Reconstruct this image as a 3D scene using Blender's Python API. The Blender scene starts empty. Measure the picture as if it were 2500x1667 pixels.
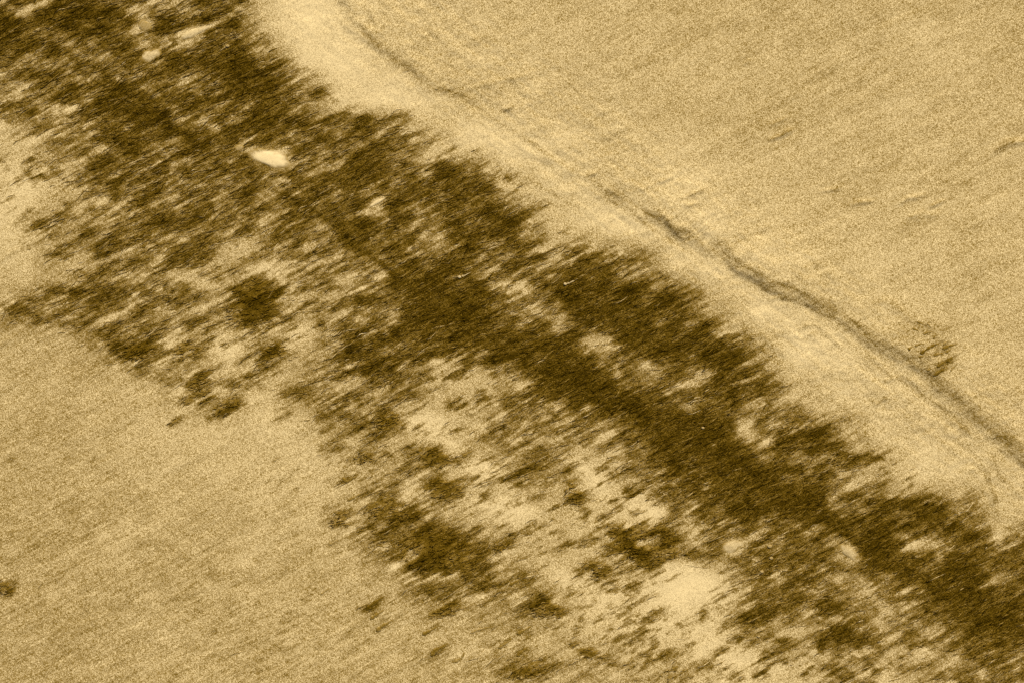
import bpy, math, random
import numpy as np

S = bpy.context.scene
# ------------------------------------------------------------------ camera, sky, sun, exposure
cam = bpy.data.cameras.new('camera')
camo = bpy.data.objects.new('camera', cam)
S.collection.objects.link(camo)
camo.location = (0, 0, 2.60)               # held out over the beach, looking straight down
camo.rotation_euler = (0, 0, 0)
cam.sensor_width = 36.0
cam.sensor_fit = 'HORIZONTAL'
cam.lens = 36.0 * 2.60 / 2.50
cam.clip_start = 0.05
cam.clip_end = 500
S.camera = camo

SUN_AZ, SUN_EL = math.radians(18), math.radians(40)   # azimuth clockwise from the top of the picture
w = bpy.data.worlds.new('World'); S.world = w; w.use_nodes = True
nt = w.node_tree
bg = nt.nodes['Background']
sky = nt.nodes.new('ShaderNodeTexSky'); sky.sky_type = 'NISHITA'; sky.sun_disc = False
sky.air_density = 0.35; sky.dust_density = 4.0; sky.ozone_density = 0.0   # milky, hazy sky
sky.sun_elevation = SUN_EL; sky.sun_rotation = SUN_AZ
nt.links.new(sky.outputs[0], bg.inputs[0]); bg.inputs[1].default_value = 0.05

sl = bpy.data.lights.new('sun', 'SUN'); sl.energy = 3.9; sl.angle = math.radians(3.0); sl.color = (1.0, 0.94, 0.84)
so = bpy.data.objects.new('sun', sl); S.collection.objects.link(so)
so.rotation_euler = (math.radians(90) - SUN_EL, 0, math.pi - SUN_AZ)
so.location = (1, 3, 4)

vs = S.view_settings
vs.view_transform = 'Standard'; vs.look = 'None'; vs.gamma = 1.0; vs.exposure = 0.32
vs.use_curve_mapping = False
S.cycles.use_denoising = False
S.render.filter_size = 1.0

rng = np.random.default_rng(11)
random.seed(4)
# 1 millimetre on the beach = 1 map unit; map x runs right, map y runs down (towards the photographer's feet)
MW, MH = 2500.0, 1667.0
def to_world(mx, my):
    return (mx - MW / 2) / 1000.0, (MH / 2 - my) / 1000.0

# ------------------------------------------------------------------ numeric noise
_TAB = rng.random((256, 256))
def vnoise(x, y, ox=0, oy=0):
    x = x + ox; y = y + oy
    xi = np.floor(x).astype(int); yi = np.floor(y).astype(int)
    fx = x - xi; fy = y - yi
    fx = fx * fx * fx * (fx * (fx * 6 - 15) + 10); fy = fy * fy * fy * (fy * (fy * 6 - 15) + 10)
    a = _TAB[yi & 255, xi & 255]; b = _TAB[yi & 255, (xi + 1) & 255]
    c = _TAB[(yi + 1) & 255, xi & 255]; d = _TAB[(yi + 1) & 255, (xi + 1) & 255]
    return (a + (b - a) * fx) * (1 - fy) + (c + (d - c) * fx) * fy
def fbm(x, y, o=4, seed=0, g=0.55):
    s = 0; amp = 1; t = 0
    for i in range(o):
        s = s + amp * vnoise(x * 2 ** i, y * 2 ** i, 17.3 * i + seed * 31.7, 9.1 * i + seed * 13.3)
        t += amp; amp *= g
    return s / t - 0.5
def streak(mx, my, lu, lv, o=3, seed=0, ang=28.0):
    a = math.radians(ang)
    u = mx * math.cos(a) - my * math.sin(a); v = mx * math.sin(a) + my * math.cos(a)
    return fbm(u / lu, v / lv, o, seed)
def sstep(a, b, x):
    t = np.clip((x - a) / (b - a), 0, 1); return t * t * (3 - 2 * t)

# ------------------------------------------------------------------ where the wrack lies: survey of the strand, 100 mm squares
# 0 pale dry sand, 2 plain sand, 9 thick dark wrack and black silt
ROWS = """
6.8 6.2 7.4 6.4 6.2 6.4 2.0 .5 1.2 2 2 2 2.2 2.3 2.3 2.3 2.3 2.3 2.3 2.3 2.3 2.3 2.2 2.2 2.2
6.8 6.0 6.4 6.6 6.6 7.2 6.2 .8 .6 1.6 2.1 2 2 2.2 2.3 2.3 2.3 2.2 2.2 2.2 2.2 2.2 2.2 2.1 2.1
6.0 6.4 7.0 7.2 6.8 6.4 7.6 5.2 1.2 .7 1.1 1.7 1.6 2 2.2 2.2 2.3 2.3 2.2 2.2 2.1 2.1 2.1 2.1 2.1
2.6 4.4 6.2 7.2 6.8 7.0 6.2 7.0 6.4 6.4 3.0 1.1 1.2 1.5 1.9 2.1 2.2 2.3 2.3 2.2 2.2 2.2 2.2 2.3 2.2
1.3 2.6 5.8 6.4 6.0 5.6 6.2 6.6 6.8 7.2 7.4 6.8 2.4 1.4 1.6 2.0 1.6 1.9 2.2 2.3 2.2 2.2 2.3 2.3 2.2
1.2 4.0 5.2 6.0 5.8 5.8 5.0 7.0 7.0 6.4 6.2 7.2 6.2 2.2 1.2 1.0 1.9 1.6 1.9 2.2 2.3 2.3 2.3 2.3 2.2
1.4 2.2 4.8 4.4 5.8 3.6 4.6 5.6 6.0 6.4 7.2 6.4 6.2 6.6 6.2 5.0 1.3 1.2 1.7 1.8 2.1 2.2 2.2 2.2 2.2
3.6 5.2 6.0 5.0 4.6 3.6 6.0 3.4 5.0 6.4 7.9 7.6 5.6 5.2 7.0 7.3 6.4 3.0 .9 1.3 1.9 2.1 2.1 2.1 2.1
1.9 1.9 3.6 6.2 4.0 2.0 3.2 3.0 6.2 6.9 7.0 7.4 7.6 7.6 4.6 6.6 7.4 6.8 4.0 .7 1.2 2.2 2.4 2.1 2.1
2 1.9 1.8 1.9 4.0 4.2 1.7 4.2 5.6 5.6 4.4 2.4 4.4 7.8 8.0 6.2 6.2 7.2 6.8 2.8 1.3 1.5 2.0 2.1 2.1
2.1 2.1 2.0 1.9 1.9 1.9 1.6 2.0 4.6 4.4 1.2 3.4 4.8 3.6 4.6 6.8 7.6 8.0 6.0 6.4 4.2 1.5 1.5 2.0 2.1
2.2 2.2 2.1 2 2 1.9 1.7 1.5 1.9 3.4 4.8 1.3 3.4 3.6 1.8 4.0 7.6 7.6 7.2 7.2 7.0 2.6 1.1 1.4 2.0
2.3 2.3 2.2 2.2 2.1 2 1.9 1.9 2.8 5.0 3.6 2.0 1.2 2.6 2.0 1.8 4.6 7.0 6.8 7.4 6.4 7.2 6.4 5.2 2.0
2.4 2.3 2.3 2.2 2.2 2.1 2.1 2 1.9 4.2 7.6 5.6 2.6 2.6 2.6 5.8 4.6 4.2 6.6 6.6 5.2 7.6 5.6 7.2 6.4
2.4 2.3 2.3 2.3 2.2 2.1 2.1 2.0 2.0 2.0 3.4 4.8 4.0 4.6 1.2 1.6 .6 1.4 5.8 6.2 4.8 5.0 6.8 7.4 6.8
2.4 2.4 2.3 2.2 2.2 2.2 2.2 2.1 2.1 2.1 2.2 2.3 2.6 2.6 2.2 2.0 1.4 1.2 4.2 3.8 7.0 4.8 4.8 6.8 7.6
2.5 2.4 2.3 2.2 2.3 2.3 2.3 2.2 2.2 2.2 2.3 2.4 3.6 3.0 3.4 3.0 3.2 1.3 1.6 2.2 3.0 2.0 4.6 5.6 5.4
"""
GRID = np.array([[float(v) for v in r.split()] for r in ROWS.strip().splitlines()])
assert GRID.shape == (17, 25), GRID.shape
def grid_tone(mx, my):
    gx = np.clip(mx / 100.0 - 0.5, 0, 24); gy = np.clip(my / 100.0 - 0.5, 0, 16)
    ix = np.clip(np.floor(gx).astype(int), 0, 23); iy = np.clip(np.floor(gy).astype(int), 0, 15)
    fx = gx - ix; fy = gy - iy
    fx = fx * fx * (3 - 2 * fx); fy = fy * fy * (3 - 2 * fy)
    g = GRID
    return (g[iy, ix] * (1 - fx) + g[iy, ix + 1] * fx) * (1 - fy) + (g[iy + 1, ix] * (1 - fx) + g[iy + 1, ix + 1] * fx) * fy
# finer patches: x, y, half length, half width, angle, tone
PATCH = [
 (55,30,26,13,30,3.2),(140,88,52,17,-35,3.4),(200,135,30,12,-35,4.8),(355,63,20,17,0,2.8),(345,112,20,12,20,4.2),
 (470,80,32,13,30,1.2),(498,70,26,6,30,.8),(470,190,26,10,30,3.6),(485,225,13,9,0,3.5),(555,113,7,6,0,1),(500,295,22,12,40,3.6),
 (515,312,12,9,0,3),(600,265,14,9,0,3.2),(585,360,15,9,20,2.6),(60,210,28,10,30,3.8),(115,255,20,10,20,3.4),(170,270,30,8,30,4.2),
 (225,330,26,12,25,2.6),(258,374,36,14,-20,2.0),(80,345,28,14,20,1.3),(145,335,17,9,20,2.2),(10,310,24,20,0,1.6),(330,22,14,5,30,2.6),
 (390,2,34,8,10,2.4),(290,195,20,7,-20,4.6),(500,20,30,9,30,5.2),
 (200,40,52,21,20,8.2),(90,105,42,18,20,8.0),(410,65,26,24,0,8.0),(430,145,32,16,0,8.2),(585,175,62,46,-50,8.7),(655,205,38,40,-50,8.4),
 (270,120,26,12,-20,7.8),(60,185,30,10,20,7.2),(330,260,62,18,20,8.0),(380,290,42,18,-10,8.0),(480,370,48,16,10,7.8),(612,292,22,28,0,8.0),
 (160,348,22,8,-10,6.0),(250,398,44,13,20,7.4),(300,330,50,20,10,7.4),(20,60,26,18,0,7.6),(560,60,26,12,30,7.8),
 (300,172,130,9,-38,5.2),(335,245,130,10,-40,8.3),(450,330,60,9,-36,8.0),
 # fringe along the upper edge
 (660,150,20,10,25,5.4),(715,180,14,7,30,7.6),(705,186,22,8,30,6.6),(690,215,26,10,28,7.4),(790,300,26,12,28,7.6),(840,285,34,11,28,7.2),(885,300,30,14,20,8.0),
 (960,300,36,8,28,6.0),(1050,350,20,7,30,5.0),(760,240,36,8,28,5.2),(740,310,20,18,0,7.8),(830,330,20,10,30,3.6),(905,395,50,22,25,8.2),(1000,345,30,14,20,7.2),
 (1095,420,44,24,-30,8.2),(1180,450,30,22,-30,8.0),(1200,510,30,22,-30,7.6),(1290,520,28,8,28,5.4),(1225,560,34,26,0,8.2),
 (1010,345,20,8,28,2.6),(1045,375,40,10,28,1.8),(975,380,24,10,30,3.2),
 (670,385,52,22,-16,3.0),(700,375,22,16,-20,2.6),(700,440,16,7,-30,3.4),
 (920,495,24,9,28,1.6),(912,515,30,9,28,3.0),(650,535,26,10,25,2.6),(560,480,36,10,28,4.0),(590,610,40,22,20,1.6),(540,600,26,12,20,2.4),
 (760,610,30,14,10,2.4),(500,690,50,18,-10,1.8),(440,670,36,13,10,2.4),(300,620,26,12,10,3.0),(190,530,26,20,0,2.0),(60,450,50,40,0,1.0),(110,420,44,18,20,1.2),
 (420,470,40,12,28,4.0),(480,560,26,9,28,3.6),(380,500,20,8,28,4.0),
 (100,555,34,18,10,6.2),(160,535,22,10,20,5.4),(250,605,36,20,20,6.6),(320,580,40,22,10,7.2),(430,635,46,16,28,7.8),(520,605,24,12,28,6.6),
 (55,745,36,9,28,6.8),(130,725,30,12,20,6.6),(180,710,24,14,0,7.6),(260,725,48,20,15,7.8),(245,757,8,8,0,8.2),(160,775,24,11,28,6.0),(380,735,44,22,20,6.2),
 (270,815,44,14,-15,6.6),(300,850,30,14,-20,7.4),(345,855,34,20,20,7.8),(320,820,14,9,0,6.8),(452,852,30,16,20,6.4),(480,870,26,10,28,6.0),(500,775,40,11,20,5.4),(520,800,34,8,35,5.8),
 (250,790,40,8,28,2.6),(480,760,22,10,10,3.0),(560,860,34,40,-40,1.0),(700,760,34,16,30,1.2),(735,812,30,22,30,1.0),(600,690,14,14,0,6.6),
 (620,742,52,58,-60,8.3),(700,775,24,8,-20,6.2),(770,680,40,24,-20,6.8),(870,680,20,22,0,4.0),(845,760,18,8,40,2.0),(820,720,44,10,28,2.6),(850,680,40,9,28,2.2),(930,670,34,9,28,3.0),
 (860,550,50,30,0,7.6),(1050,590,44,24,28,3.8),(1010,560,40,11,28,4.2),(1070,605,24,8,28,2.8),
 (1195,663,30,16,20,1.9),(1205,695,20,11,10,2.4),(1265,700,24,9,30,2.4),(1300,735,28,14,30,2.8),(1245,738,24,10,0,3.6),(1330,762,34,13,-10,2.6),(1370,797,22,15,10,3.2),
 (1437,832,26,15,10,2.0),(1468,872,20,15,30,2.8),(1360,640,22,18,0,3.2),(1330,610,26,10,28,4.4),(1390,590,40,10,20,3.4),
 (1120,760,90,50,-15,8.5),(1000,770,40,16,15,7.8),(1230,860,36,16,-20,8.4),(1390,900,70,60,-35,8.8),(1470,960,60,34,-35,8.6),(1560,1005,80,34,-35,8.6),(1390,720,40,22,-20,8.6),(1480,700,60,40,0,7.6),
 (1500,790,70,34,-20,8.0),(1600,860,70,40,-20,8.2),(1620,740,30,14,30,7.6),(1740,870,60,34,-20,7.8),(1690,800,50,26,0,6.8),
 (900,880,50,40,-30,8.0),(990,850,34,14,20,5.2),(1110,915,60,30,-10,2.0),(1190,930,34,22,20,2.2),(1280,942,28,9,20,1.2),(1140,965,50,16,10,3.0),(1060,930,16,24,-60,2.2),
 (890,975,44,20,20,1.8),(860,940,36,16,20,2.2),(955,1025,40,18,20,7.6),(880,1035,30,12,-20,6.0),(1030,1030,52,28,-8,.6),(1095,1085,48,15,-28,1.0),(1000,1080,34,14,0,1.8),
 (1065,1115,38,20,-25,7.2),(1130,1120,28,10,20,5.8),(1085,1190,46,26,0,6.2),(1190,1140,54,24,-18,.6),(1235,1245,70,34,-15,.8),(1260,1080,60,13,-15,5.6),(1290,1145,44,12,22,6.4),
 (1300,1020,50,16,0,4.4),(1375,1050,22,24,-60,1.9),(1440,1040,30,10,15,3.0),(1330,1190,40,12,20,3.0),(1425,1150,46,24,-60,.7),(1460,1195,34,18,-30,1.0),(1590,1252,52,24,-5,.4),(1560,1210,30,16,20,1.6),
 (1402,1205,30,26,-60,7.6),(1420,1245,20,8,-10,5.6),(1310,1215,24,10,20,5.4),
 (1512,1298,28,18,10,8.0),(1550,1342,50,15,-35,8.5),(1640,1312,34,36,0,7.6),(1590,1372,40,14,-10,7.4),(1592,1322,24,9,25,3.0),(1600,1290,40,8,0,5.2),
 (1690,1290,30,34,60,2.0),(1790,1332,30,18,12,1.0),(1745,1330,18,22,0,6.6),(1690,1425,80,44,-10,.3),(1640,1400,30,20,0,.8),(1380,1412,64,28,-30,.8),(1450,1440,60,22,-10,1.2),(1760,1480,60,40,-20,1.0),
 (1672,998,32,20,30,2.4),(1600,912,50,18,25,3.6),(1820,1045,20,30,50,2.0),(1872,1076,28,12,30,1.6),(1900,1020,40,9,28,4.0),(1860,975,50,14,28,4.2),(1930,968,40,11,28,2.0),(1700,925,40,11,28,4.0),
 (1740,1085,90,40,-30,8.8),(1640,1105,50,18,28,7.4),(1650,1010,60,22,-30,8.2),(1830,1160,80,34,-25,8.4),(1990,1070,44,18,20,8.0),(1960,1020,34,14,10,7.6),(2060,1115,60,14,12,8.0),(2130,1115,30,8,0,6.4),
 (2060,1152,26,9,-20,3.6),(2050,1225,22,26,0,2.2),(2090,1190,60,14,35,2.2),(2070,1240,30,9,0,2.8),(2100,1180,40,10,28,2.0),(2090,1210,44,11,10,7.2),(2160,1175,30,8,30,6.2),(2000,1250,70,40,-20,8.6),
 (2250,1240,60,30,-15,7.8),(2160,1240,50,20,0,7.8),(2210,1255,14,16,60,4.6),(2340,1300,60,24,-20,7.8),(2072,1345,34,17,-45,1.3),(2068,1415,36,24,0,3.4),(2090,1440,26,10,20,2.6),(2265,1335,40,12,10,2.6),(2295,1360,18,18,0,3.4),(2260,1352,22,9,20,5.4),
 (1980,1300,30,12,20,4.4),(2160,1330,60,30,-40,8.5),(2350,1410,90,40,-20,8.4),(2440,1410,40,12,25,3.6),(2455,1460,40,16,28,7.6),(2145,1465,34,9,-40,2.4),(2190,1450,40,11,10,5.0),(2020,1480,40,20,0,7.8),(2080,1560,60,30,0,8.2),
 (1840,1500,50,26,20,8.0),(1960,1490,26,10,20,3.4),(1950,1540,34,14,20,2.0),(2175,1555,24,9,28,1.6),(2150,1520,40,10,-30,3.0),(2270,1540,30,18,0,3.4),(2180,1580,20,9,0,2.4),(1985,1590,30,11,-40,1.6),(1905,1565,30,16,0,7.2),(2400,1500,100,40,-20,8.5),(2290,1600,30,12,20,3.0),
 (2360,1620,60,18,-30,4.2),(2000,1585,10,16,0,8),(1800,1600,90,24,-10,.8),(2130,1650,90,26,0,1.6),(2035,1635,30,18,0,6.6),(1650,1640,30,12,20,6.6),(1620,1600,14,30,-40,6.0),(1730,1625,26,14,20,5.8),
 (760,520,90,9,-36,8.3),(980,680,120,10,-36,8.4),(1850,1150,120,12,-34,8.7),(2100,1320,120,12,-34,8.7),(2300,1450,110,14,-30,8.7),
 # loose scraps below the band
 (485,925,30,16,30,6.6),(560,935,26,11,28,5.8),(500,960,50,14,20,5.0),(500,975,36,8,30,6.4),(555,990,34,14,30,7.0),(510,1015,10,6,20,6),(429,1028,14,5,30,5.6),(405,925,16,8,-30,5.2),(610,870,34,9,28,5.6),(670,860,26,16,20,7.0),
 (730,960,44,16,10,5.8),(800,985,40,20,0,5.6),(690,1020,26,8,28,5.0),(810,1010,30,14,0,6.0),
 (895,1120,24,20,-20,6.6),(960,1098,34,11,28,5.4),(850,1170,26,9,28,5.2),(885,1215,40,6,30,4.2),(825,1265,32,22,0,5.6),(905,1285,60,11,22,6.2),(945,1235,44,28,-10,6.0),(1005,1260,20,17,0,8.3),
 (960,1270,40,20,20,6.8),(1065,1345,100,62,-16,8.3),(1000,1350,40,30,-20,6.4),(1150,1395,70,28,-30,6.8),(1060,1430,60,26,10,5.0),(1240,1335,28,15,0,6.2),(1270,1410,36,18,-30,6.0),(1235,1422,30,7,28,6.6),
 (1095,1485,44,13,20,6.6),(1330,1485,34,22,-20,7.6),(1370,1505,20,12,0,6.4),(1180,1470,30,8,28,4.8),(1460,1390,36,18,-20,6.0),(1430,1320,20,12,0,4.6),(1350,1300,24,10,-10,4.4),(1390,1455,24,10,20,4.6),
 (1290,1640,44,18,20,6.6),(1360,1630,24,8,20,5),(1440,1590,44,16,-25,6.4),(1510,1555,26,9,28,5.8),(1570,1560,18,12,0,5.6),(1480,1620,30,12,0,5.4),(1265,1545,12,9,0,6.6),(1295,1535,22,5,28,5),(1270,1590,22,7,30,5.8),(1225,1570,34,6,30,5.2),
 (5,1428,26,16,-30,6.6),(30,1425,14,8,30,4.6),(225,1295,30,9,30,3.4),(30,1118,26,6,30,3.2),(535,1255,30,12,20,3.0),(650,1600,50,20,0,2.8),(250,1560,50,20,0,2.9),(320,1640,60,16,0,2.8),
 (2285,860,50,18,10,2.8),(2240,805,22,10,-10,3.4),
]
# damp brown stain round each loose strand
PATCH += [(916,1472,30,10,32,5.2),(920,1501,24,9,30,4.4),(938,1527,26,11,32,4.6),(1050,1539,26,9,30,4.6),(1073,1586,28,11,34,5.0),(1118,1602,22,18,30,4.4),(1140,1108,22,9,28,4.8),(795,1443,16,7,28,3.6),(815,1323,18,7,28,3.4),(432,1026,16,8,30,4.6),(1172,1537,30,8,12,3.8),(848,1168,22,11,28,5.2),(676,1120,12,6,28,3.2),
 (2272,850,34,9,26,4.8),(2316,846,24,8,24,4.4),(2316,877,16,9,40,4.8),(2298,888,20,8,30,4.6),(2292,907,24,9,28,4.6),(2262,812,28,14,-10,3.8),(2280,840,50,34,-30,3.2)]
BD = (0.82, 0.572)
def tone_at(mx, my):
    wx = mx + 46 * fbm(mx / 90, my / 90, 4, 1); wy = my + 46 * fbm(mx / 90, my / 90, 4, 2)
    t = grid_tone(wx, wy)
    # the strand goes on past both ends
    pd = (mx - 1250) * BD[1] - (my - 800) * BD[0]; al = (mx - 1250) * BD[0] + (my - 800) * BD[1]
    pdn = pd + 160 * fbm(al / 420, pd / 420, 3, 5) + 8e-5 * (al * 0.9) ** 2 * 0
    prof = 2.1 + 5.0 * sstep(-430, -220, pdn) * (1 - sstep(255, 320, pdn)) - 1.2 * sstep(280, 330, pdn) * (1 - sstep(420, 560, pdn))
    edge = np.maximum.reduce([-mx, mx - MW, -my, my - MH])
    t = t + .62 * sstep(-450, -800, pd) + .18 * sstep(560, 900, pd)
    t = t + (prof + .3 - t) * sstep(0, 160, edge)
    for (x, y, a, b, ang, tv) in PATCH:
        if True:
            r = max(a, b) * 2.0
            sel = np.nonzero((np.abs(mx - x) < r + 14) & (np.abs(my - y) < r + 14))[0]
            if sel.size == 0: continue
            dx = wx[sel] * .45 + mx[sel] * .55 - x; dy = wy[sel] * .45 + my[sel] * .55 - y
            an = math.radians(ang); c, s = math.cos(an), math.sin(an)
            u = dx * c - dy * s; v = dx * s + dy * c
            f = np.exp(-((u / (a * 1.12)) ** 2 + (v / (b * 1.12)) ** 2) ** 1.35)
            t[sel] += (tv - t[sel]) * f * 0.93
    # combed by the backwash: streaks running up to the right
    sw = 5 * fbm(mx / 60, my / 60, 2, 9); sv = 5 * fbm(mx / 60, my / 60, 2, 10)
    st = 0.66 * streak(mx + sw, my + sv, 54, 9, 3, 3) + 0.34 * streak(mx + sw, my + sv, 100, 22, 3, 4, 26) + 0.62 * fbm(mx / 36, my / 26, 4, 6, .62)
    amp = 1.1 + 5.8 * sstep(2.4, 4.4, t) * (1 - 0.35 * sstep(6.2, 8.4, t))
    # crumbs of weed scattered over the sand below the band
    P_ = np.array([(900,1200),(1000,1300),(1150,1420),(1350,1560),(1750,1610)], float); dd = np.full(t.shape, 1e9)
    for (ax, ay), (bx, by) in zip(P_[:-1], P_[1:]):
        k = np.clip(((mx - ax) * (bx - ax) + (my - ay) * (by - ay)) / ((bx - ax) ** 2 + (by - ay) ** 2), 0, 1); dd = np.minimum(dd, np.hypot(mx - ax - k * (bx - ax), my - ay - k * (by - ay)))
    pl = sstep(.12, .24, streak(mx, my, 26, 8, 2, 43)) * sstep(-.02, .16, fbm(mx / 160, my / 160, 2, 44)) * (my > 900) * (1 - sstep(1150, 1500, mx + .2 * my - 300))
    t = t + 1.3 * pl * np.clip((4 - t) / 2, 0, 1)
    fl = sstep(.08, .20, streak(mx, my, 26, 8, 2, 33)) * np.exp(-(dd / 150) ** 2) * sstep(-.15, .12, fbm(mx / 110, my / 110, 2, 34))
    t = t + 3.3 * fl * np.clip((5 - t) / 3, 0, 1)
    nearb = sstep(-560, -420, pdn) * (1 - sstep(215, 290, pdn)) * sstep(.7, 1.5, grid_tone(mx, my))
    amp = np.where(t < 2.4, 0.25 + 0.85 * sstep(1.9, 2.6, t), amp)
    dk = np.clip(st - .03, 0, 1)                       # stray flecks on the open sand inside the strand
    t = t + dk * 17 * nearb * (1 - sstep(2.4, 4.0, t))
    t0_ = t.copy()
    t = t + st * amp * 1.15 * (1 - .4 * sstep(7.2, 8.3, t0_))
    t = t - 6.0 * np.clip(-st - .05, 0, .2) * sstep(4.0, 5.4, t0_) * (1 - .93 * sstep(6.9, 7.9, t0_))
    t = np.where(t > 5, 5 + (t - 5) * .90, t)
    t = t + (1.0 * fbm(mx / 300, my / 300, 3, 8) + 0.9 * fbm(mx / 80, my / 60, 3, 12) + .7 * streak(mx, my, 90, 14, 2, 13)) * (1 - sstep(2.4, 3.2, t)) * sstep(.6, 1.8, t)
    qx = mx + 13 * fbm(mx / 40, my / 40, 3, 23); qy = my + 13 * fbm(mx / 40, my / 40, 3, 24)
    for pts, H, W in BANK:                            # shade of the bank painted into the sand as a brown tone along its foot
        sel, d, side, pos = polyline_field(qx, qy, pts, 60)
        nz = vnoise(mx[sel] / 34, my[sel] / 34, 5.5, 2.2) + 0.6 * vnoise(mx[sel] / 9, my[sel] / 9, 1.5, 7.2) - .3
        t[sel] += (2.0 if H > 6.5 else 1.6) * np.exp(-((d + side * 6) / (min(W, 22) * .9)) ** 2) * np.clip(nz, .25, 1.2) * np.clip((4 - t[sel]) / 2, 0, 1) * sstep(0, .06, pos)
    qx2 = qx + 6 * fbm(mx / 18, my / 18, 2, 27); qy2 = qy + 6 * fbm(mx / 18, my / 18, 2, 28)
    for pts, W, A in SHADE_SEAMS:                           # thin brown lines and scratches; shade of creases and bank painted into the tone
        sel, d, side, pos = polyline_field(qx2, qy2, pts, 40)
        nz = vnoise(pos * 14, pos * 0, pts[0][0] * .37, 4.4) * 1.3
        t[sel] += 1.3 * A * np.exp(-(d / W) ** 2) * np.clip(nz, .12, 1.2) * np.sin(np.clip(pos, .02, .98) * math.pi) ** .5 * np.clip((4.5 - t[sel]) / 2.5, 0, 1)
    return np.clip(t, 0.0, 9.4)

# ------------------------------------------------------------------ sand relief
def polyline_field(mx, my, pts, reach):
    """distance, signed side (+ = right of travel seen on the map), position 0..1, selection"""
    P = np.array(pts, float)
    sel = np.nonzero((mx > P[:, 0].min() - reach) & (mx < P[:, 0].max() + reach) & (my > P[:, 1].min() - reach) & (my < P[:, 1].max() + reach))[0]
    X = mx[sel]; Y = my[sel]
    best = np.full(sel.size, 1e9); side = np.zeros(sel.size); pos = np.zeros(sel.size)
    L = np.hypot(*np.diff(P, axis=0).T); cum = np.concatenate([[0], np.cumsum(L)]); tot = cum[-1]
    for i in range(len(P) - 1):
        ax, ay = P[i]; bx, by = P[i + 1]; dx, dy = bx - ax, by - ay; l2 = dx * dx + dy * dy
        k = np.clip(((X - ax) * dx + (Y - ay) * dy) / l2, 0, 1)
        ex = X - (ax + k * dx); ey = Y - (ay + k * dy); d = np.hypot(ex, ey)
        m = d < best
        best[m] = d[m]; side[m] = np.sign(dx * ey - dy * ex)[m]; pos[m] = (cum[i] + k * L[i])[m] / tot
    return sel, best, side, pos
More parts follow.
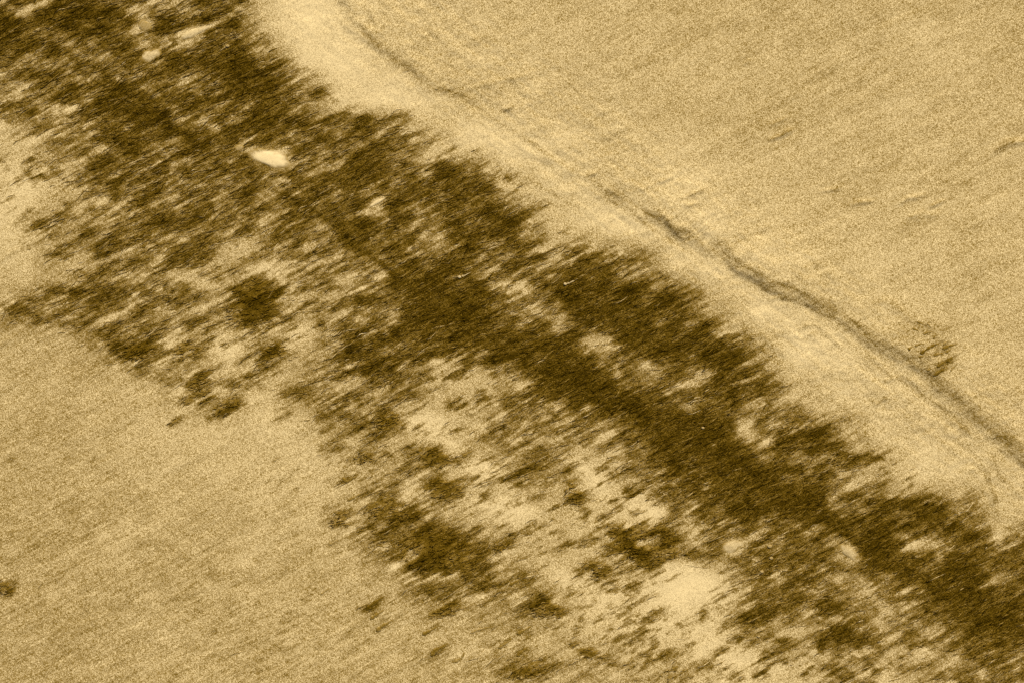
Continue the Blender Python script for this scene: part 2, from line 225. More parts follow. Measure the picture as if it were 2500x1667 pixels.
# a small wave-cut bank: line of its foot; ground is higher to the upper right
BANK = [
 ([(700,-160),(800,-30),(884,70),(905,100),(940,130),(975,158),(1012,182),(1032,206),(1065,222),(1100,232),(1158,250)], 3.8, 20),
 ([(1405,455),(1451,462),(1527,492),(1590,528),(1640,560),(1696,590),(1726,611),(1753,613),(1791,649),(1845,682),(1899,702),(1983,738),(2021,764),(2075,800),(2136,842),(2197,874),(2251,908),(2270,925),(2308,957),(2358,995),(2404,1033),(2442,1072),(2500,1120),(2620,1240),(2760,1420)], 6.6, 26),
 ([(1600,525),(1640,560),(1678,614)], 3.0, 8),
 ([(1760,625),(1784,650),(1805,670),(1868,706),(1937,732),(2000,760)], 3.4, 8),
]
SHADE_SEAMS = [([(1870,345),(1990,285),(2090,248)],4,.7),([(1460,205),(1600,148)],5,.6),([(2110,540),(2300,470),(2490,382)],5,.6),([(1700,615),(1900,560)],6,.6),([(2150,705),(2400,600)],5,.6),([(2300,770),(2490,690)],5,.6),([(1780,420),(1960,330)],5,.5),([(2050,640),(2250,545)],5,.5),([(1350,160),(1500,90)],5,.5),([(2000,180),(2200,90)],5,.5),  # faint scratches
  # points, half width mm, strength
 ([(1100,230),(1160,262),(1225,305),(1300,352),(1380,405),(1440,440)],5,1.3),([(1190,400),(1260,425),(1340,470),(1420,520)],5,1.0),([(1290,440),(1360,480),(1410,500)],4,1.0),
 ([(1440,440),(1500,478),(1560,508),(1620,548),(1690,580)],5,1.9),([(1470,480),(1540,520),(1610,572),(1672,612)],5,1.9),([(1720,600),(1780,632),(1850,672),(1930,704),(2010,745)],5,1.9),
 ([(1755,628),(1800,668),(1870,706),(1950,738),(2040,785),(2110,830)],5,1.8),([(1990,725),(2060,770),(2140,828),(2220,880),(2290,932)],5,2.0),
 ([(2060,830),(2140,890),(2230,950),(2320,1010),(2390,1070)],5,1.3),([(2180,900),(2260,960),(2330,1020),(2410,1090),(2470,1150)],5,1.5),([(2250,905),(2330,968),(2410,1040),(2480,1110),(2540,1170)],5,2.0),
 ([(2100,940),(2180,990),(2270,1060),(2350,1110)],5,.9),([(2350,1080),(2410,1150),(2430,1230),(2450,1290)],5,1.4),([(2420,1100),(2440,1160),(2480,1200)],5,1.4),([(1880,800),(1940,850),(2010,900)],4,.9),([(1960,830),(1990,815),(2030,830),(2060,850)],4,1.3),
 ([(1940,808),(1975,797),(2000,805)],4,1.5),([(1872,735),(1899,726),(1930,734)],4,1.7),([(2128,975),(2140,986),(2155,977),(2178,973)],4,2.4),([(2130,925),(2170,929),(2200,916)],4,1.5),
 ([(870,50),(905,95),(945,132),(985,160)],7,1.5),([(960,150),(1012,178),(1040,208),(1100,226),(1165,250)],6,2.0),([(1225,274),(1258,259)],5,2.0),([(1120,236),(1200,205),(1280,180)],4,.9),([(880,8),(905,40),(916,70)],5,1.1),
 ([(1428,432),(1464,420)],5,1.8),([(1876,342),(1905,330),(1937,316)],4,2.2),([(1661,487),(1721,464)],4,1.5),([(1673,504),(1707,494)],4,1.4),([(2075,502),(2136,489)],5,1.3),([(2189,499),(2258,478)],5,1.5),([(2266,512),(2308,492)],4,1.7),([(2002,471),(2063,455)],4,1.1),([(2212,533),(2258,520)],4,1.1),
 ([(2423,372),(2457,351),(2500,346)],8,1.8),([(2078,724),(2120,737),(2174,739),(2212,772),(2243,799)],6,1.3),([(1985,650),(2008,644)],7,1.5),([(1876,309),(1925,286)],4,1.0),([(1814,159),(1832,148)],4,1.2),
 ([(2000,900),(2060,930),(2100,925)],4,.8),([(2270,1000),(2320,1030),(2300,1060)],4,.9),([(2330,1150),(2390,1140),(2420,1170)],4,1.0),([(0,640),(50,605)],6,1.4),([(0,845),(40,820)],6,1.1),
]
CREASE = [  # points, height mm, half width mm
 ([(1225,273),(1255,260)],3.4,7),([(1428,432),(1462,421)],3.2,7),([(1260,345),(1330,385),(1400,425),(1450,450)],1.0,16),
 ([(1876,342),(1905,330),(1937,316)],4.2,6.5),([(1876,309),(1925,286)],2.0,6),([(1814,159),(1832,148)],2.0,6),
 ([(1661,487),(1690,474),(1721,464)],3.0,7),([(1673,504),(1707,494)],2.8,6),([(1600,448),(1642,429)],2.4,6),([(1560,470),(1590,455)],1.6,6),
 ([(2002,471),(2063,455)],2.4,6.5),([(2075,502),(2136,489)],3.0,7),([(2189,499),(2225,485),(2258,478)],3.0,7),([(2266,512),(2308,492)],3.2,6.5),([(2212,533),(2258,520)],2.4,6),
 ([(2423,372),(2457,351),(2500,346),(2560,330)],3.6,10),([(2250,530),(2300,528)],1.6,8),
 ([(1872,735),(1899,726),(1928,732)],3.4,7),([(1937,806),(1983,795),(2022,822)],2.6,7),([(1940,812),(1960,830)],2.2,6),([(1960,840),(2000,850),(2030,870)],2.0,8),([(2000,815),(2030,825),(2060,850)],2.2,8),
 ([(2136,925),(2170,928),(2198,917)],3.2,7),([(2126,974),(2140,986),(2155,977),(2176,974)],3.8,6.5),([(2078,724),(2120,737),(2174,739),(2212,772),(2243,799),(2281,826)],2.4,11),
 ([(2415,1167),(2424,1210),(2442,1263)],2.6,9),([(2340,1150),(2410,1140)],1.8,9),([(2050,880),(2110,920),(2180,970),(2260,1010)],1.8,14),([(2240,1000),(2300,1040),(2360,1090)],2.0,12),
 ([(1820,790),(1870,830),(1940,880)],1.2,14),([(1190,440),(1260,470),(1330,480)],1.0,12),([(1330,470),(1420,465)],1.4,10),
 ([(1120,230),(1210,200),(1290,178),(1370,160)],1.3,9),([(1180,380),(1250,350)],1.0,12),
 ([(1985,650),(2005,645)],2.4,9),([(2100,735),(2140,715)],1.6,8),([(2230,540),(2250,528)],1.8,7),
 ([(860,40),(890,15)],1.6,9),([(905,20),(915,60)],1.6,8),([(0,640),(50,605)],1.4,8),([(0,845),(40,820)],1.3,8),
]
def height_at(mx, my):
    """millimetres"""
    h = 9.0 * fbm(mx / 700, my / 700, 3, 20) + 1.6 * fbm(mx / 120, my / 120, 3, 21) + (3.6 * streak(mx, my, 80, 22, 3, 25, -36) + 2.0 * streak(mx, my, 40, 16, 3, 27, 22) + 1.6 * fbm(mx / 24, my / 24, 3, 26)) * sstep(200, 420, (mx - 1250) * .572 - (my - 800) * .82) * (1 - sstep(520, 640, (mx - 1250) * .572 - (my - 800) * .82)) + 1.15 * streak(mx, my, 170, 26, 3, 22, 24)
    wx = mx + 13 * fbm(mx / 40, my / 40, 3, 23); wy = my + 13 * fbm(mx / 40, my / 40, 3, 24)
    for pts, H, W in BANK:
        sel, d, side, pos = polyline_field(wx, wy, pts, 260)
        sd = -d * side                               # + on the upper right
        fade = sstep(0, .12, pos) * (1 - sstep(.93, 1.0, pos)) if H < 6.5 else sstep(0, .05, pos)
        mod = 0.42 + 0.7 * (vnoise(pos * 19, pos * 0, 3.3, 8.8))
        prof = np.where(sd > -W, sstep(-W, W, sd) * np.where(sd > 0, np.exp(-((np.maximum(sd - W, 0)) / 95) ** 2), 1.0), 0)
        h[sel] += H * mod * fade * prof * (d < 255)
    for pts, H, W in CREASE:
        sel, d, side, pos = polyline_field(wx, wy, pts, 60)
        fade = np.sin(np.clip(pos, 0.02, .98) * math.pi) ** .6
        h[sel] += (.42 if 1850 < pts[0][0] < 2450 and pts[0][1] > 640 else .8) * H * fade * np.exp(-(d / (W * .8)) ** 2)
    return h

# ------------------------------------------------------------------ materials
def tone_ramp(nt, x):
    r = nt.nodes.new('ShaderNodeValToRGB'); nt.links.new(x, r.inputs[0])
    cr = r.color_ramp; cr.interpolation = 'LINEAR'
    stops = [(0.0, (.83, .655, .335)), (0.10, (.69, .535, .262)), (0.235, (.432, .323, .146)), (0.40, (.300, .198, .048)), (0.56, (.192, .116, .0135)), (0.72, (.114, .0655, .004)), (0.87, (.060, .0345, .0016)), (1.0, (.030, .0175, .0007))]
    cr.elements[0].position = stops[0][0]; cr.elements[0].color = stops[0][1] + (1,)
    cr.elements[1].position = stops[-1][0]; cr.elements[1].color = stops[-1][1] + (1,)
    for p, c in stops[1:-1]:
        e = cr.elements.new(p); e.color = c + (1,)
    return r.outputs[0]
def mathn(nt, op, a, b=None, c=None):
    n = nt.nodes.new('ShaderNodeMath'); n.operation = op
    for i, v in enumerate((a, b, c)):
        if v is None: continue
        if isinstance(v, (int, float)): n.inputs[i].default_value = v
        else: nt.links.new(v, n.inputs[i])
    return n.outputs[0]
def world_pos(nt):
    return nt.nodes.new('ShaderNodeNewGeometry').outputs['Position']
def granular(name, use_attr=True, tone=None, grain=0.33, fine=0.17, rough=0.95, bump=0.25):
    m = bpy.data.materials.new(name); m.use_nodes = True
    nt = m.node_tree; b = nt.nodes['Principled BSDF']
    tc = nt.nodes.new('ShaderNodeTexCoord'); co = tc.outputs['Object']
    if use_attr:
        at = nt.nodes.new('ShaderNodeAttribute'); at.attribute_name = 'tone'; t = at.outputs['Fac']
    else:
        v = nt.nodes.new('ShaderNodeValue'); v.outputs[0].default_value = tone; t = v.outputs[0]
    # fine combed litter
    vr = nt.nodes.new('ShaderNodeVectorRotate'); vr.rotation_type = 'Z_AXIS'; vr.inputs['Angle'].default_value = -math.radians(28)
    nt.links.new(world_pos(nt), vr.inputs['Vector'])
    mp = nt.nodes.new('ShaderNodeMapping'); mp.inputs['Scale'].default_value = (17, 190, 60)
    nt.links.new(vr.outputs[0], mp.inputs[0])
    ns = nt.nodes.new('ShaderNodeTexNoise'); ns.inputs['Scale'].default_value = 1.0; ns.inputs['Detail'].default_value = 5.0; ns.inputs['Roughness'].default_value = 0.62
    nt.links.new(mp.outputs[0], ns.inputs['Vector'])
    vr2 = nt.nodes.new('ShaderNodeVectorRotate'); vr2.rotation_type = 'Z_AXIS'; vr2.inputs['Angle'].default_value = math.radians(37)
    nt.links.new(world_pos(nt), vr2.inputs['Vector'])
    mp2 = nt.nodes.new('ShaderNodeMapping'); mp2.inputs['Scale'].default_value = (22, 130, 60); nt.links.new(vr2.outputs[0], mp2.inputs[0])
    ns2 = nt.nodes.new('ShaderNodeTexNoise'); ns2.inputs['Scale'].default_value = 1.0; ns2.inputs['Detail'].default_value = 4.0; nt.links.new(mp2.outputs[0], ns2.inputs['Vector'])
    stv = mathn(nt, 'MULTIPLY_ADD', mathn(nt, 'SUBTRACT', ns2.outputs[0], 0.5), 0.5, mathn(nt, 'SUBTRACT', ns.outputs[0], 0.5))
    mask = nt.nodes.new('ShaderNodeMapRange'); nt.links.new(t, mask.inputs[0])
    mask.inputs[1].default_value = .19; mask.inputs[2].default_value = .40; mask.inputs[3].default_value = .11; mask.inputs[4].default_value = 1.0
    stv = mathn(nt, 'MULTIPLY', stv, mask.outputs[0])
    t1 = mathn(nt, 'MULTIPLY_ADD', stv, fine * 4, t)
    # single grains, each its own shade
    vo = nt.nodes.new('ShaderNodeTexVoronoi'); vo.inputs['Scale'].default_value = 850.0
    nt.links.new(co, vo.inputs['Vector'])
    sp = nt.nodes.new('ShaderNodeSeparateColor'); nt.links.new(vo.outputs['Color'], sp.inputs[0])
    g = mathn(nt, 'SUBTRACT', sp.outputs[0], 0.5)
    gm = nt.nodes.new('ShaderNodeMapRange'); nt.links.new(t, gm.inputs[0])      # dry blown sand is finer and evener
    gm.inputs[1].default_value = .02; gm.inputs[2].default_value = .22; gm.inputs[3].default_value = .45; gm.inputs[4].default_value = 1.0
    g = mathn(nt, 'MULTIPLY', g, gm.outputs[0])
    t2 = mathn(nt, 'MULTIPLY_ADD', g, grain * 2, t1)
    col = tone_ramp(nt, t2)
    nt.links.new(col, b.inputs['Base Color'])
    b.inputs['Roughness'].default_value = rough
    b.inputs['Specular IOR Level'].default_value = 0.0
    bp = nt.nodes.new('ShaderNodeBump'); bp.inputs['Strength'].default_value = bump; bp.inputs['Distance'].default_value = 0.0012
    nt.links.new(sp.outputs[1], bp.inputs['Height']); nt.links.new(bp.outputs[0], b.inputs['Normal'])
    return m
M_SAND = granular('sand_grains')
M_WRACK = granular('dried_wrack', grain=0.20, fine=0.10, rough=0.8, bump=0.15)

# ------------------------------------------------------------------ sand: one sheet, fine near the photographer, coarse out to the horizon
def axis(lo, hi, step, far):
    core = np.arange(lo, hi + step * .5, step)
    out = []; s = step; p = core[-1]
    while p < far:
        s *= 1.09; p += s; out.append(p)
    left = []; s = step; p = core[0]
    while p > -far:
        s *= 1.09; p -= s; left.append(p)
    return np.concatenate([np.array(left[::-1]), core, np.array(out)])
AX = axis(-45, 2545, 3.0, 120000); AY = axis(-45, 1712, 3.0, 120000)
GX, GY = np.meshgrid(AX, AY)
fx, fy = GX.ravel().copy(), GY.ravel().copy()
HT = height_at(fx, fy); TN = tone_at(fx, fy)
far = np.maximum.reduce([np.abs(fx - 1250) - 4000, np.abs(fy - 833) - 4000])
TN = TN + (2.2 - TN) * sstep(0, 9000, far); HT = HT * (1 - sstep(0, 9000, far))
def set_attr(me, vals):
    a = me.attributes.new('tone', 'FLOAT', 'POINT'); a.data.foreach_set('value', np.asarray(vals, np.float32))
def mesh_np(name, V, F):
    me = bpy.data.meshes.new(name); V = np.asarray(V, np.float32); F = np.asarray(F, np.int32)
    me.vertices.add(len(V)); me.vertices.foreach_set('co', V.ravel())
    k = F.shape[1]; me.loops.add(F.size); me.loops.foreach_set('vertex_index', F.ravel())
    me.polygons.add(len(F)); me.polygons.foreach_set('loop_start', np.arange(0, F.size, k, dtype=np.int32))
    me.polygons.foreach_set('loop_total', np.full(len(F), k, np.int32))
    me.update(calc_edges=True); return me
def link(name, me, mat=None, parent=None):
    o = bpy.data.objects.new(name, me); S.collection.objects.link(o)
    if mat: me.materials.append(mat)
    if parent: o.parent = parent
    return o
ny, nx = GX.shape
wx_, wy_ = to_world(fx, fy)
V = np.stack([wx_, wy_, HT / 1000.0], 1)
ids = np.arange(nx * ny).reshape(ny, nx)
F = np.stack([ids[1:, :-1].ravel(), ids[1:, 1:].ravel(), ids[:-1, 1:].ravel(), ids[:-1, :-1].ravel()], 1)
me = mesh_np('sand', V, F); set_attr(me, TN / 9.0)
me.polygons.foreach_set('use_smooth', np.ones(len(F), bool))
sand = link('sand', me, M_SAND); sand['kind'] = 'structure'; sand['label'] = 'grainy golden beach sand with a low wave-cut bank'

HG = HT.reshape(ny, nx); TG = TN.reshape(ny, nx)
def sample(G, x, y):
    gx = np.clip(np.interp(x, AX, np.arange(nx)), 0, nx - 1.001); gy = np.clip(np.interp(y, AY, np.arange(ny)), 0, ny - 1.001)
    ix = gx.astype(int); iy = gy.astype(int); ax = gx - ix; ay = gy - iy
    return (G[iy, ix] * (1 - ax) + G[iy, ix + 1] * ax) * (1 - ay) + (G[iy + 1, ix] * (1 - ax) + G[iy + 1, ix + 1] * ax) * ay

# ------------------------------------------------------------------ shreds: spindle-shaped bits of dried weed
def shreds(x, y, length, width, ang, lift, tone, tilt=None):
    """mesh arrays of n spindles (map mm); ang in radians, up to the right positive"""
    n = len(x); c, s = np.cos(ang), -np.sin(ang)
    hl = length / 2
    x0, y0, x1, y1 = x - c * hl, y - s * hl, x + c * hl, y + s * hl
    bend = rng.normal(0, .10, n) * length
    xm, ym = x - s * bend, y + c * bend
    z0 = sample(HG, x0, y0) + lift * .5; z1 = sample(HG, x1, y1) + lift * .5; zm = np.maximum(sample(HG, xm, ym), (z0 + z1) / 2) + lift
    P = np.empty((n, 5, 3))
    def put(k, px, py, pz):
        a, b = to_world(px, py); P[:, k, 0] = a; P[:, k, 1] = b; P[:, k, 2] = pz / 1000.0
    put(0, x0, y0, z0); put(1, x1, y1, z1)
    hw = width / 2
    put(2, xm - s * hw, ym + c * hw, zm); put(3, xm + s * hw, ym - c * hw, zm); put(4, xm, ym, zm + width * .3)
    base = np.array([[0, 2, 4], [0, 4, 3], [0, 3, 2], [1, 4, 2], [1, 3, 4], [1, 2, 3]])
    F = (base[None] + (np.arange(n) * 5)[:, None, None]).reshape(-1, 3)
    return P.reshape(-1, 3), F, np.repeat(tone, 5)

n0 = 1050000
X = rng.uniform(-480, 2980, n0); Y = rng.uniform(-480, 2150, n0)
T = sample(TG, X, Y)
TE = np.minimum(sample(TG, X - 20, Y + 11), sample(TG, X + 20, Y - 11))
inside = (X > -60) & (X < 2560) & (Y > -60) & (Y < 1730)
keep = rng.random(n0) < np.where(inside, 1.0, .6) * (0.11 * sstep(3.2, 6.4, T) * (.35 + .65 * sstep(2.5, 5.0, TE)) + 0.004 * sstep(1.2, 2.6, T) * (np.abs((X - 1250) * .572 - (Y - 800) * .82 + 110) < 420))
X, Y, T = X[keep], Y[keep], T[keep]; n = len(X)
tv = np.clip(np.where(T > 3.2, T - .7 + rng.normal(0, .9, n), rng.uniform(3, 5.5, n)) - (rng.random(n) < .08) * rng.uniform(.5, 2.5, n), .8, 9.2)
V, F, tt = shreds(X, Y, rng.gamma(3, 8.0, n) * np.where(T > 3.2, 1, .7) + 10, rng.uniform(1.2, 3.0, n), np.radians(rng.normal(28, 7, n) + 10 * fbm(X / 200, Y / 200, 2, 50)), rng.uniform(.05, .5, n), tv)
me = mesh_np('dark_seaweed_wrack', V, F); set_attr(me, tt / 9.0)
o = link('dark_seaweed_wrack', me, M_WRACK); o['kind'] = 'stuff'; o['category'] = 'seaweed'
o['label'] = 'broad diagonal band of dark combed seaweed litter across the pale sand'
print('shreds', n)

# ------------------------------------------------------------------ single strands of weed
def catmull(pts, k=6):
    P = np.array(pts, float)
    if len(P) == 2: P = np.array([P[0], (P[0] + P[1]) / 2 + np.array([0, -.04]) * np.hypot(*(P[1] - P[0])), P[1]])
    Q = np.vstack([2 * P[0] - P[1], P, 2 * P[-1] - P[-2]]); out = []
    for i in range(1, len(Q) - 2):
        for j in range(k):
            t = j / k
            out.append(.5 * ((2 * Q[i]) + (-Q[i - 1] + Q[i + 1]) * t + (2 * Q[i - 1] - 5 * Q[i] + 4 * Q[i + 1] - Q[i + 2]) * t * t + (-Q[i - 1] + 3 * Q[i] - 3 * Q[i + 1] + Q[i + 2]) * t ** 3))
    out.append(P[-1]); return np.array(out)
def strand_mesh(name, pts, width, tone, head=0.0, flat=.22, seed=0):
    """a leathery ribbon lying on the sand: thick root end (first point), tapering tip"""
    C = catmull(pts); n = len(C); D = np.gradient(C, axis=0); D /= np.hypot(D[:, 0], D[:, 1])[:, None] + 1e-9
    s = np.linspace(0, 1, n); rr = random.Random(seed)
    wv = width / 2 * (np.clip(s / .22, .12, 1) ** .7 * (1 - .85 * s ** 1.5)) * (1 + .3 * np.sin(s * 17 + rr.random() * 6) + .2 * np.sin(s * 41 + rr.random() * 6))
    if head: wv = np.maximum(wv, head * .42 * np.exp(-((s - .16) / .12) ** 2))
    K = 8; V = []; T = []
    zc = sample(HG, C[:, 0], C[:, 1])
    tb = sample(TG, C[:, 0], C[:, 1])
    for i in range(n):
        nxv = np.array([-D[i, 1], D[i, 0]])
        for k in range(K):
            a = 2 * math.pi * k / K
            p = C[i] + nxv * wv[i] * math.cos(a)
            V.append((*to_world(p[0], p[1]), (zc[i] + wv[i] * flat * (math.sin(a) + .25)) / 1000.0))
            T.append(tone - .5 - (abs(math.cos(a)) > .6) * .9 + (tb[i] - tone) * .25 * s[i] ** 2)
    F = []
    for i in range(n - 1):
        for k in range(K):
            a = i * K + k; b = i * K + (k + 1) % K
            F.append((a, b, b + K, a + K))
    for base, flip in ((0, True), ((n - 1) * K, False)):
        q = [base + k for k in range(K)]
        for x in ((q[0], q[1], q[2], q[3]), (q[0], q[3], q[4], q[7]), (q[4], q[5], q[6], q[7])): F.append(x if not flip else x[::-1])
    me = mesh_np(name, V, F); set_attr(me, np.clip(T, 0, 9.3) / 9.0)
    me.polygons.foreach_set('use_smooth', np.ones(len(F), bool)); return me
def tag(o, label, cat, group=None):
    o['label'] = label; o['category'] = cat
    if group: o['group'] = group
    return o
def rec(me, cx, cy):
    """move mesh data so that the object's origin sits at its base"""
    x, y = to_world(cx, cy); z = float(sample(HG, np.array([cx]), np.array([cy]))[0]) / 1000.0
    me.transform(__import__('mathutils').Matrix.Translation((-x, -y, -z))); return (x, y, z)
STRANDS = [
 ([(893,1490),(905,1478),(922,1466),(938,1455)],13,7.4,0,'thick dark seaweed strand alone on bare sand, darkest and uppermost of the lower strands'),
 ([(903,1512),(915,1503),(928,1495),(938,1489)],10,6.0,13,'thin brown strand lying just below the thick dark strand on bare sand'),
 ([(918,1542),(930,1530),(945,1522),(958,1512)],12,5.6,16,'short faint strand third in the row descending below the thick dark strand'),
 ([(1030,1550),(1042,1543),(1058,1535),(1072,1527)],9,6.2,15,'seaweed strand with a round dark knob at its lower left end'),
 ([(1052,1602),(1062,1588),(1078,1580),(1094,1570)],13,6.4,17,'stout brown strand beside the hooked one near the bottom edge'),
 ([(1102,1618),(1114,1613),(1128,1604),(1132,1592),(1124,1584)],8,5.6,0,'curved hook shaped dark strand near the bottom edge of the sand'),
 ([(1215,1582),(1232,1572),(1250,1560)],9,5.6,0,'straight brown strand right of the hooked strand near the bottom edge'),
 ([(1262,1548),(1280,1538),(1305,1524)],8,6.2,16,'long thin strand with dark knob above the clump at the bottom edge'),
 ([(1262,1602),(1274,1590),(1290,1578)],10,6.6,14,'short dark strand directly above the ragged clump at the bottom edge'),
 ([(1128,1116),(1140,1108),(1160,1098)],9,6.0,12,'small dark strand right of the upper small clump on pale sand'),
 ([(1240,1430),(1256,1422),(1276,1410)],10,6.8,0,'dark strand lying across the tail of the large oval clump'),
 ([(783,1452),(792,1444),(816,1430)],6,4.6,10,'faint short strand with tiny knob left of the lower strands'),
 ([(802,1330),(815,1323),(834,1312)],6,4.4,9,'faint strand on bare sand left of the large oval clump'),
 ([(848,1222),(866,1213),(886,1201)],8,5.4,9,'thin brown strand above the round smudge of weed'),
 ([(420,1034),(430,1027),(446,1018)],8,5.8,11,'small isolated strand at the lowest left tip of scattered weed'),
 ([(1148,1545),(1170,1536),(1200,1530)],8,4.8,0,'faint nearly level strand between the hooked and the knobbed strands'),
 ([(835,1166),(848,1174),(872,1160)],9,6.4,12,'short dark strand at the left edge of the small clumps mid picture'),
 ([(668,1125),(676,1120),(690,1112)],5,4.2,7,'tiny faint strand on the bare sand of the lower left'),
]
for i, (pts, wd, tn, hd, lab) in enumerate(STRANDS):
    me = strand_mesh('seaweed_strand', pts, wd, tn, hd, seed=i)
    loc = rec(me, *pts[len(pts) // 2])
    o = link('seaweed_strand', me, M_WRACK); o.location = loc
    tag(o, lab, 'seaweed', 'loose seaweed strands on the bare sand')

# ------------------------------------------------------------------ clumps of weed lying apart from the band
def empty(name, cx, cy):
    x, y = to_world(cx, cy); z = float(sample(HG, np.array([cx]), np.array([cy]))[0]) / 1000.0
    o = bpy.data.objects.new(name, None); S.collection.objects.link(o); o.location = (x, y, z); o.empty_display_size = .02
    return o
def under(me, root):
    me.transform(__import__('mathutils').Matrix.Translation([-c for c in root.location])); return me
def clump(cx, cy, a, b, ang, H, label, seed, hole=None):
    root = tag(empty('seaweed_clump', cx, cy), label, 'seaweed', 'clumps of seaweed lying apart from the band')
    st = 3.5; R = max(a, b) * 1.35
    gx = np.arange(cx - R, cx + R + st, st); gy = np.arange(cy - R, cy + R + st, st)
    X, Y = np.meshgrid(gx, gy); sh = X.shape; X = X.ravel(); Y = Y.ravel()
    def fall(X, Y):
        an = math.radians(ang); c, s = math.cos(an), math.sin(an)
        u = (X - cx) * c - (Y - cy) * s; v = (X - cx) * s + (Y - cy) * c
        f = np.exp(-((u / a) ** 2 + (v / b) ** 2) ** 1.1) + .55 * streak(X, Y, 26, 10, 3, 40 + seed) + .35 * fbm(X / 14, Y / 14, 3, 60 + seed)
        if hole is not None: f = f - 1.3 * np.exp(-(((X - hole[0]) / hole[2]) ** 2 + ((Y - hole[1]) / hole[3]) ** 2) ** 1.5)
        # only where weed has darkened the ground already
        return np.minimum(f - .38, (sample(TG, X, Y) - 4.2) * .4)
    f = fall(X, Y)
    z = sample(HG, X, Y) + .45 * H * np.clip(f, -.25, .7) * (1 + .25 * streak(X, Y, 18, 8, 2, 80 + seed))
    t = sample(TG, X, Y)
    wx, wy = to_world(X, Y)
    keepv = (f > -.12).reshape(sh)
    ids = np.arange(X.size).reshape(sh)
    q = keepv[:-1, :-1] | keepv[1:, :-1] | keepv[:-1, 1:] | keepv[1:, 1:]
    F = np.stack([ids[1:, :-1][q], ids[1:, 1:][q], ids[:-1, 1:][q], ids[:-1, :-1][q]], 1)
    used, inv = np.unique(F, return_inverse=True)
    V = np.stack([wx, wy, z / 1000.0], 1)[used]; F = inv.reshape(F.shape)
    me = under(mesh_np('weed_mat', V, F), root); set_attr(me, t[used] / 9.0)
    me.polygons.foreach_set('use_smooth', np.ones(len(F), bool))
    link('weed_mat', me, M_WRACK, root)
    n = int(a * b * .05) + 10
    x = rng.uniform(cx - R, cx + R, n * 8); y = rng.uniform(cy - R, cy + R, n * 8)
    k = np.nonzero(fall(x, y) > 0)[0][:n]
    if len(k) > 3:
        x, y = x[k], y[k]; m = len(k)
        tt = sample(TG, x, y) - .4 + rng.normal(0, .7, m)
        V, F, tv = shreds(x, y, rng.gamma(3, 4.0, m) + 7, rng.uniform(1.8, 4.2, m), np.radians(rng.normal(28, 16, m)), .45 * H * np.clip(fall(x, y), 0, .7) + rng.uniform(.05, .4, m), np.clip(tt, 2, 9.2))
        me = under(mesh_np('loose_shreds', V, F), root); set_attr(me, tv / 9.0)
        o = link('loose_shreds', me, M_WRACK, root); o['kind'] = 'stuff'
CLUMPS = [
 (1070,1345,92,58,-12,10,'large dark oval seaweed clump on bare sand below the band',None),
 (620,742,58,60,-60,9,'dark upright seaweed clump in the pale gap between band and its left tongue',None),
 (1575,1322,92,62,-15,9,'ring shaped seaweed clump around a pale sandy middle, below the large pale opening',(1592,1320,26,12)),
 (1005,1260,22,18,0,6,'small very dark knot of weed just above the large oval clump',None),
 (945,1245,46,30,-10,5,'thin brown clump left of the very dark knot of weed',None),
 (1402,1208,34,26,-60,7,'dark small clump beside the pale sand above the ring shaped clump',None),
 (1065,1115,42,22,-25,7,'small dark clump under the bright sand patch in the middle',None),
 (1085,1192,48,28,0,6,'loose brown clump directly below the small dark clump in the middle',None),
 (955,1025,44,20,20,7,'slanting dark clump left of the bright sand patch in the middle',None),
 (1335,1488,42,26,-20,7,'small dark clump right of the tail of the large oval clump',None),
 (825,1265,34,24,0,5,'round faint smudge of weed left of the large oval clump',None),
 (893,1122,28,22,-20,5,'small brown tuft at the left end of the middle clumps',None),
 (343,857,42,22,20,7,'dark lower tip of the left tongue of weed',None),
 (455,856,36,18,20,5,'small clump right of the tip of the left tongue of weed',None),
 (487,927,36,18,30,5,'upper clump of the small scattered trio at lower left',None),
 (500,968,56,15,20,5,'middle streaky clump of the small scattered trio at lower left',None),
 (553,992,38,16,30,6,'lowest darkest clump of the small scattered trio at lower left',None),
 (1240,1336,32,17,0,5,'small brown clump right of the large oval clump',None),
 (5,1428,30,18,-30,6,'dark clump cut off by the left edge of the picture',None),
 (1092,1486,48,15,20,5,'flat brown clump just below the large oval clump',None),
 (1442,1592,50,18,-25,6,'slanting brown clump on speckled sand near the bottom edge',None),
 (1292,1640,50,20,20,6,'ragged clump at the bottom edge below the loose strands',None),
 (1460,1391,40,20,-20,5,'brown clump on pale sand below the ring shaped clump',None),
 (1650,1640,36,14,20,5,'short clump at the bottom edge left of the band',None),
 (670,861,32,18,20,5,'small clump below the pale gap right of the upright clump',None),
]
for i, (cx, cy, a, b, an, H, lab, hole) in enumerate(CLUMPS): clump(cx, cy, a, b, an, H, lab, i, hole)

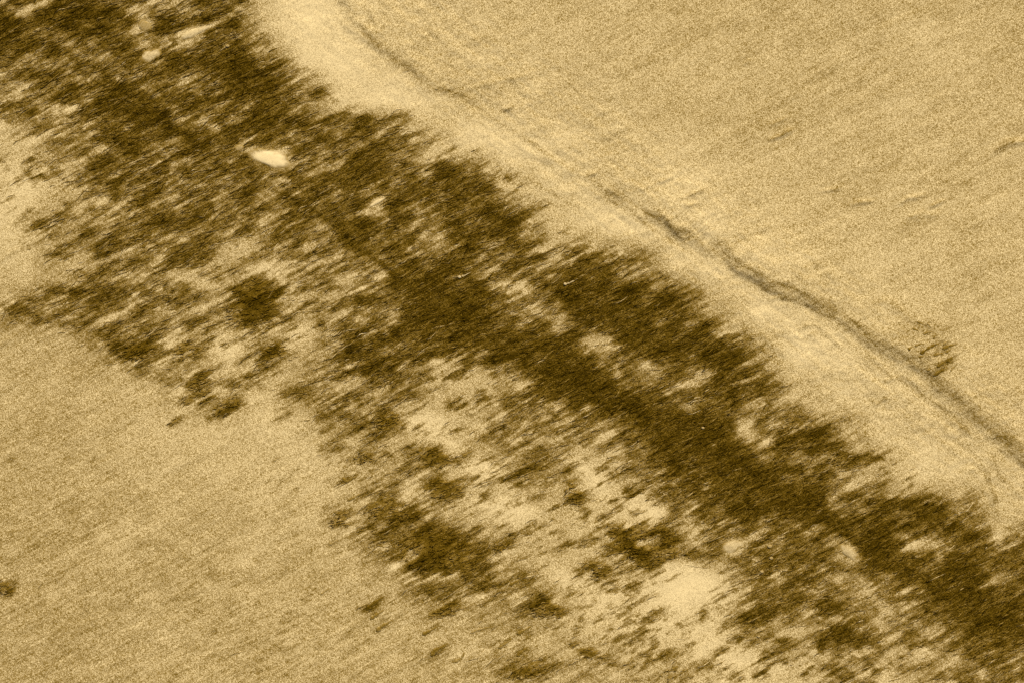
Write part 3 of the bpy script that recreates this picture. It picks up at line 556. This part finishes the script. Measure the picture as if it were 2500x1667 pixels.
# the sparse tuft that straddles the bank
root = tag(empty('seaweed_tuft', 2285, 862), 'sparse tangle of dark weed strands beside the sand bank at right', 'seaweed')
TUFT = [((2226,803),(2242,810),7,6.4),((2252,817),(2276,810),6,5.4),((2276,828),(2284,818),7,6),((2214,854),(2226,846),8,6.4),((2230,846),(2254,838),6,5.8),
 ((2244,864),(2262,852),11,7.2),((2258,853),(2292,838),9,7.0),((2240,871),(2252,870),7,6.6),((2298,852),(2334,840),9,6.6),((2276,868),(2304,862),8,6.2),((2306,862),(2322,852),7,5.8),
 ((2308,884),(2326,870),10,7.0),((2284,896),(2312,880),9,6.8),((2260,905),(2276,898),7,5.6),((2276,917),(2310,898),9,6.8),((2300,842),(2318,830),6,5.4),((2318,905),(2334,890),6,5.2),((2236,786),(2258,796),6,5.2),((2262,790),(2272,802),6,5.0)]
for i, (p, q, wd, tn) in enumerate(TUFT):
    link('strand', under(strand_mesh('strand', [p, q], wd, tn, wd * 1.2, seed=50 + i), root), M_WRACK, root)

# ------------------------------------------------------------------ pale stones half sunk in the weed
M_STONE = granular('pale_dusty_stone', grain=0.10, fine=0.03, rough=0.9, bump=0.2)
def stone(cx, cy, a, b, ang, H, label, seed, tone=.5, name='pale_stone'):
    rings, K = 9, 28; V = []; T = []; rr = np.random.default_rng(seed)
    ph = rr.uniform(0, 6.28, 4); an = math.radians(ang); c, s = math.cos(an), math.sin(an)
    for i in range(rings + 1):
        q = i / rings * 1.18
        for k in range(K):
            th = 2 * math.pi * k / K
            lump = 1 + .05 * rr.normal() * (i > 5) + .10 * math.sin(2 * th + ph[0]) + .08 * math.sin(3 * th + ph[1]) + .05 * math.sin(5 * th + ph[2])
            u = a * q * lump * math.cos(th); v = b * q * lump * math.sin(th)
            x = cx + u * c + v * s; y = cy - u * s + v * c
            z = float(sample(HG, np.array([x]), np.array([y]))[0]) + (.32 * H * (1.0 - q ** 2.4) + .5 * float(fbm(np.array([x / 9]), np.array([y / 9]), 3, 70)[0])) * (1 + .15 * math.sin(3 * u / a + ph[3]))
            t0 = float(sample(TG, np.array([x]), np.array([y]))[0]); kf = float(sstep(.55, 1.05, np.array([q]))[0])
            V.append((*to_world(x, y), z / 1000.0)); T.append(tone + (min(t0, 6) - tone) * kf * .85 + rr.normal(0, .35))
    F = []
    for i in range(rings):
        for k in range(K):
            p = i * K + k; r_ = i * K + (k + 1) % K
            F.append((p, p + K, r_ + K, r_))
    me = mesh_np(name, V, F); set_attr(me, np.clip(T, 0, 9) / 9.0)
    me.polygons.foreach_set('use_smooth', np.ones(len(F), bool))
    loc = rec(me, cx, cy); o = link(name, me, M_STONE); o.location = loc
    return tag(o, label, 'stone', 'pale stones half sunk in the weed')
stone(660,387,54,22,-19,7,'bright elongated pale stone lying in the dark band, largest of the pale stones',1,.15)
stone(368,136,26,17,20,6,'rounded pale stone at upper left, lower one of the two stacked vertically',2,1.6)
stone(354,64,17,14,0,5,'small mottled pale stone directly above the rounded one at upper left',3,3.0)
stone(464,84,24,9,32,5,'slanting pale stone at upper left, nearest the bare sand',4,1.3)
stone(492,74,22,5,32,4,'narrow pale sliver beside the slanting stone at upper left',5,1.5)
stone(1787,1333,26,14,12,5,'pale flat stone among weed right of the ring shaped clump',6,1.6)
stone(2072,1346,30,12,-42,5,'pale stone tilted down to the right, alone in the lower right weed',7,1.9)
stone(920,495,22,5,28,4,'thin bright stone sliver in the middle of the upper dark band',8,1.0)
stone(584,361,13,7,15,4,'little pale stone just left of the largest elongated stone',9,2.8)

# ------------------------------------------------------------------ pale stems with a round head, and shell crumbs
def lump(name, cx, cy, rx, ry, rz, tone, seed):
    rr = np.random.default_rng(seed); V = []; F = []; K, R = 10, 6
    z0 = float(sample(HG, np.array([cx]), np.array([cy]))[0])
    for i in range(R + 1):
        la = math.pi * i / R
        for k in range(K):
            th = 2 * math.pi * k / K; j = 1 + rr.normal(0, .05)
            V.append((*to_world(cx + rx * math.sin(la) * math.cos(th) * j, cy + ry * math.sin(la) * math.sin(th) * j), (z0 + rz * (.6 + math.cos(la))) / 1000.0))
    for i in range(R):
        for k in range(K):
            p = i * K + k; q = i * K + (k + 1) % K; F.append((p, p + K, q + K, q))
    me = mesh_np(name, V, F); set_attr(me, np.full(len(V), tone / 9.0)); me.polygons.foreach_set('use_smooth', np.ones(len(F), bool))
    return me
for (hx, hy, tx, ty, lab) in [(1380,694,1411,680,'tiny pale sprig with round head on dark weed, right of the pair'), (1122,677,1151,664,'tiny pale sprig with round head on dark weed, left of the pair')]:
    root = tag(empty('pale_sprig', hx, hy), lab, 'sprig', 'tiny pale sprigs on the weed')
    link('head', under(lump('head', hx, hy, 4.0, 3.6, 2.0, 1.5, hx), root), M_STONE, root)
    me = strand_mesh('stalk', [(hx, hy), ((hx + tx) / 2 + 1, (hy + ty) / 2 + 1), (tx, ty)], 4.2, 2.6, seed=hx)
    link('stalk', under(me, root), M_STONE, root)
for (x, y, rx, lab) in [(1879,1333,6,'white shell crumb in the weed right of the pale flat stone'), (1860,1395,5,'white shell crumb in the weed below the pale flat stone'), (555,113,5,'bright shell crumb where the upper band meets the bare sand'),
    (1852,1553,4,'tiny shell crumb on the weed edge near the bottom'), (1716,1044,4,'tiny shell crumb in the darkest middle of the band'), (1883,1362,5,'small shell crumb between two others right of the flat stone')]:
    me = lump('shell_crumb', x, y, rx, rx * .75, 1.6, 2.9, x); loc = rec(me, x, y)
    o = link('shell_crumb', me, M_STONE); o.location = loc
    tag(o, lab, 'shell', 'white shell crumbs')
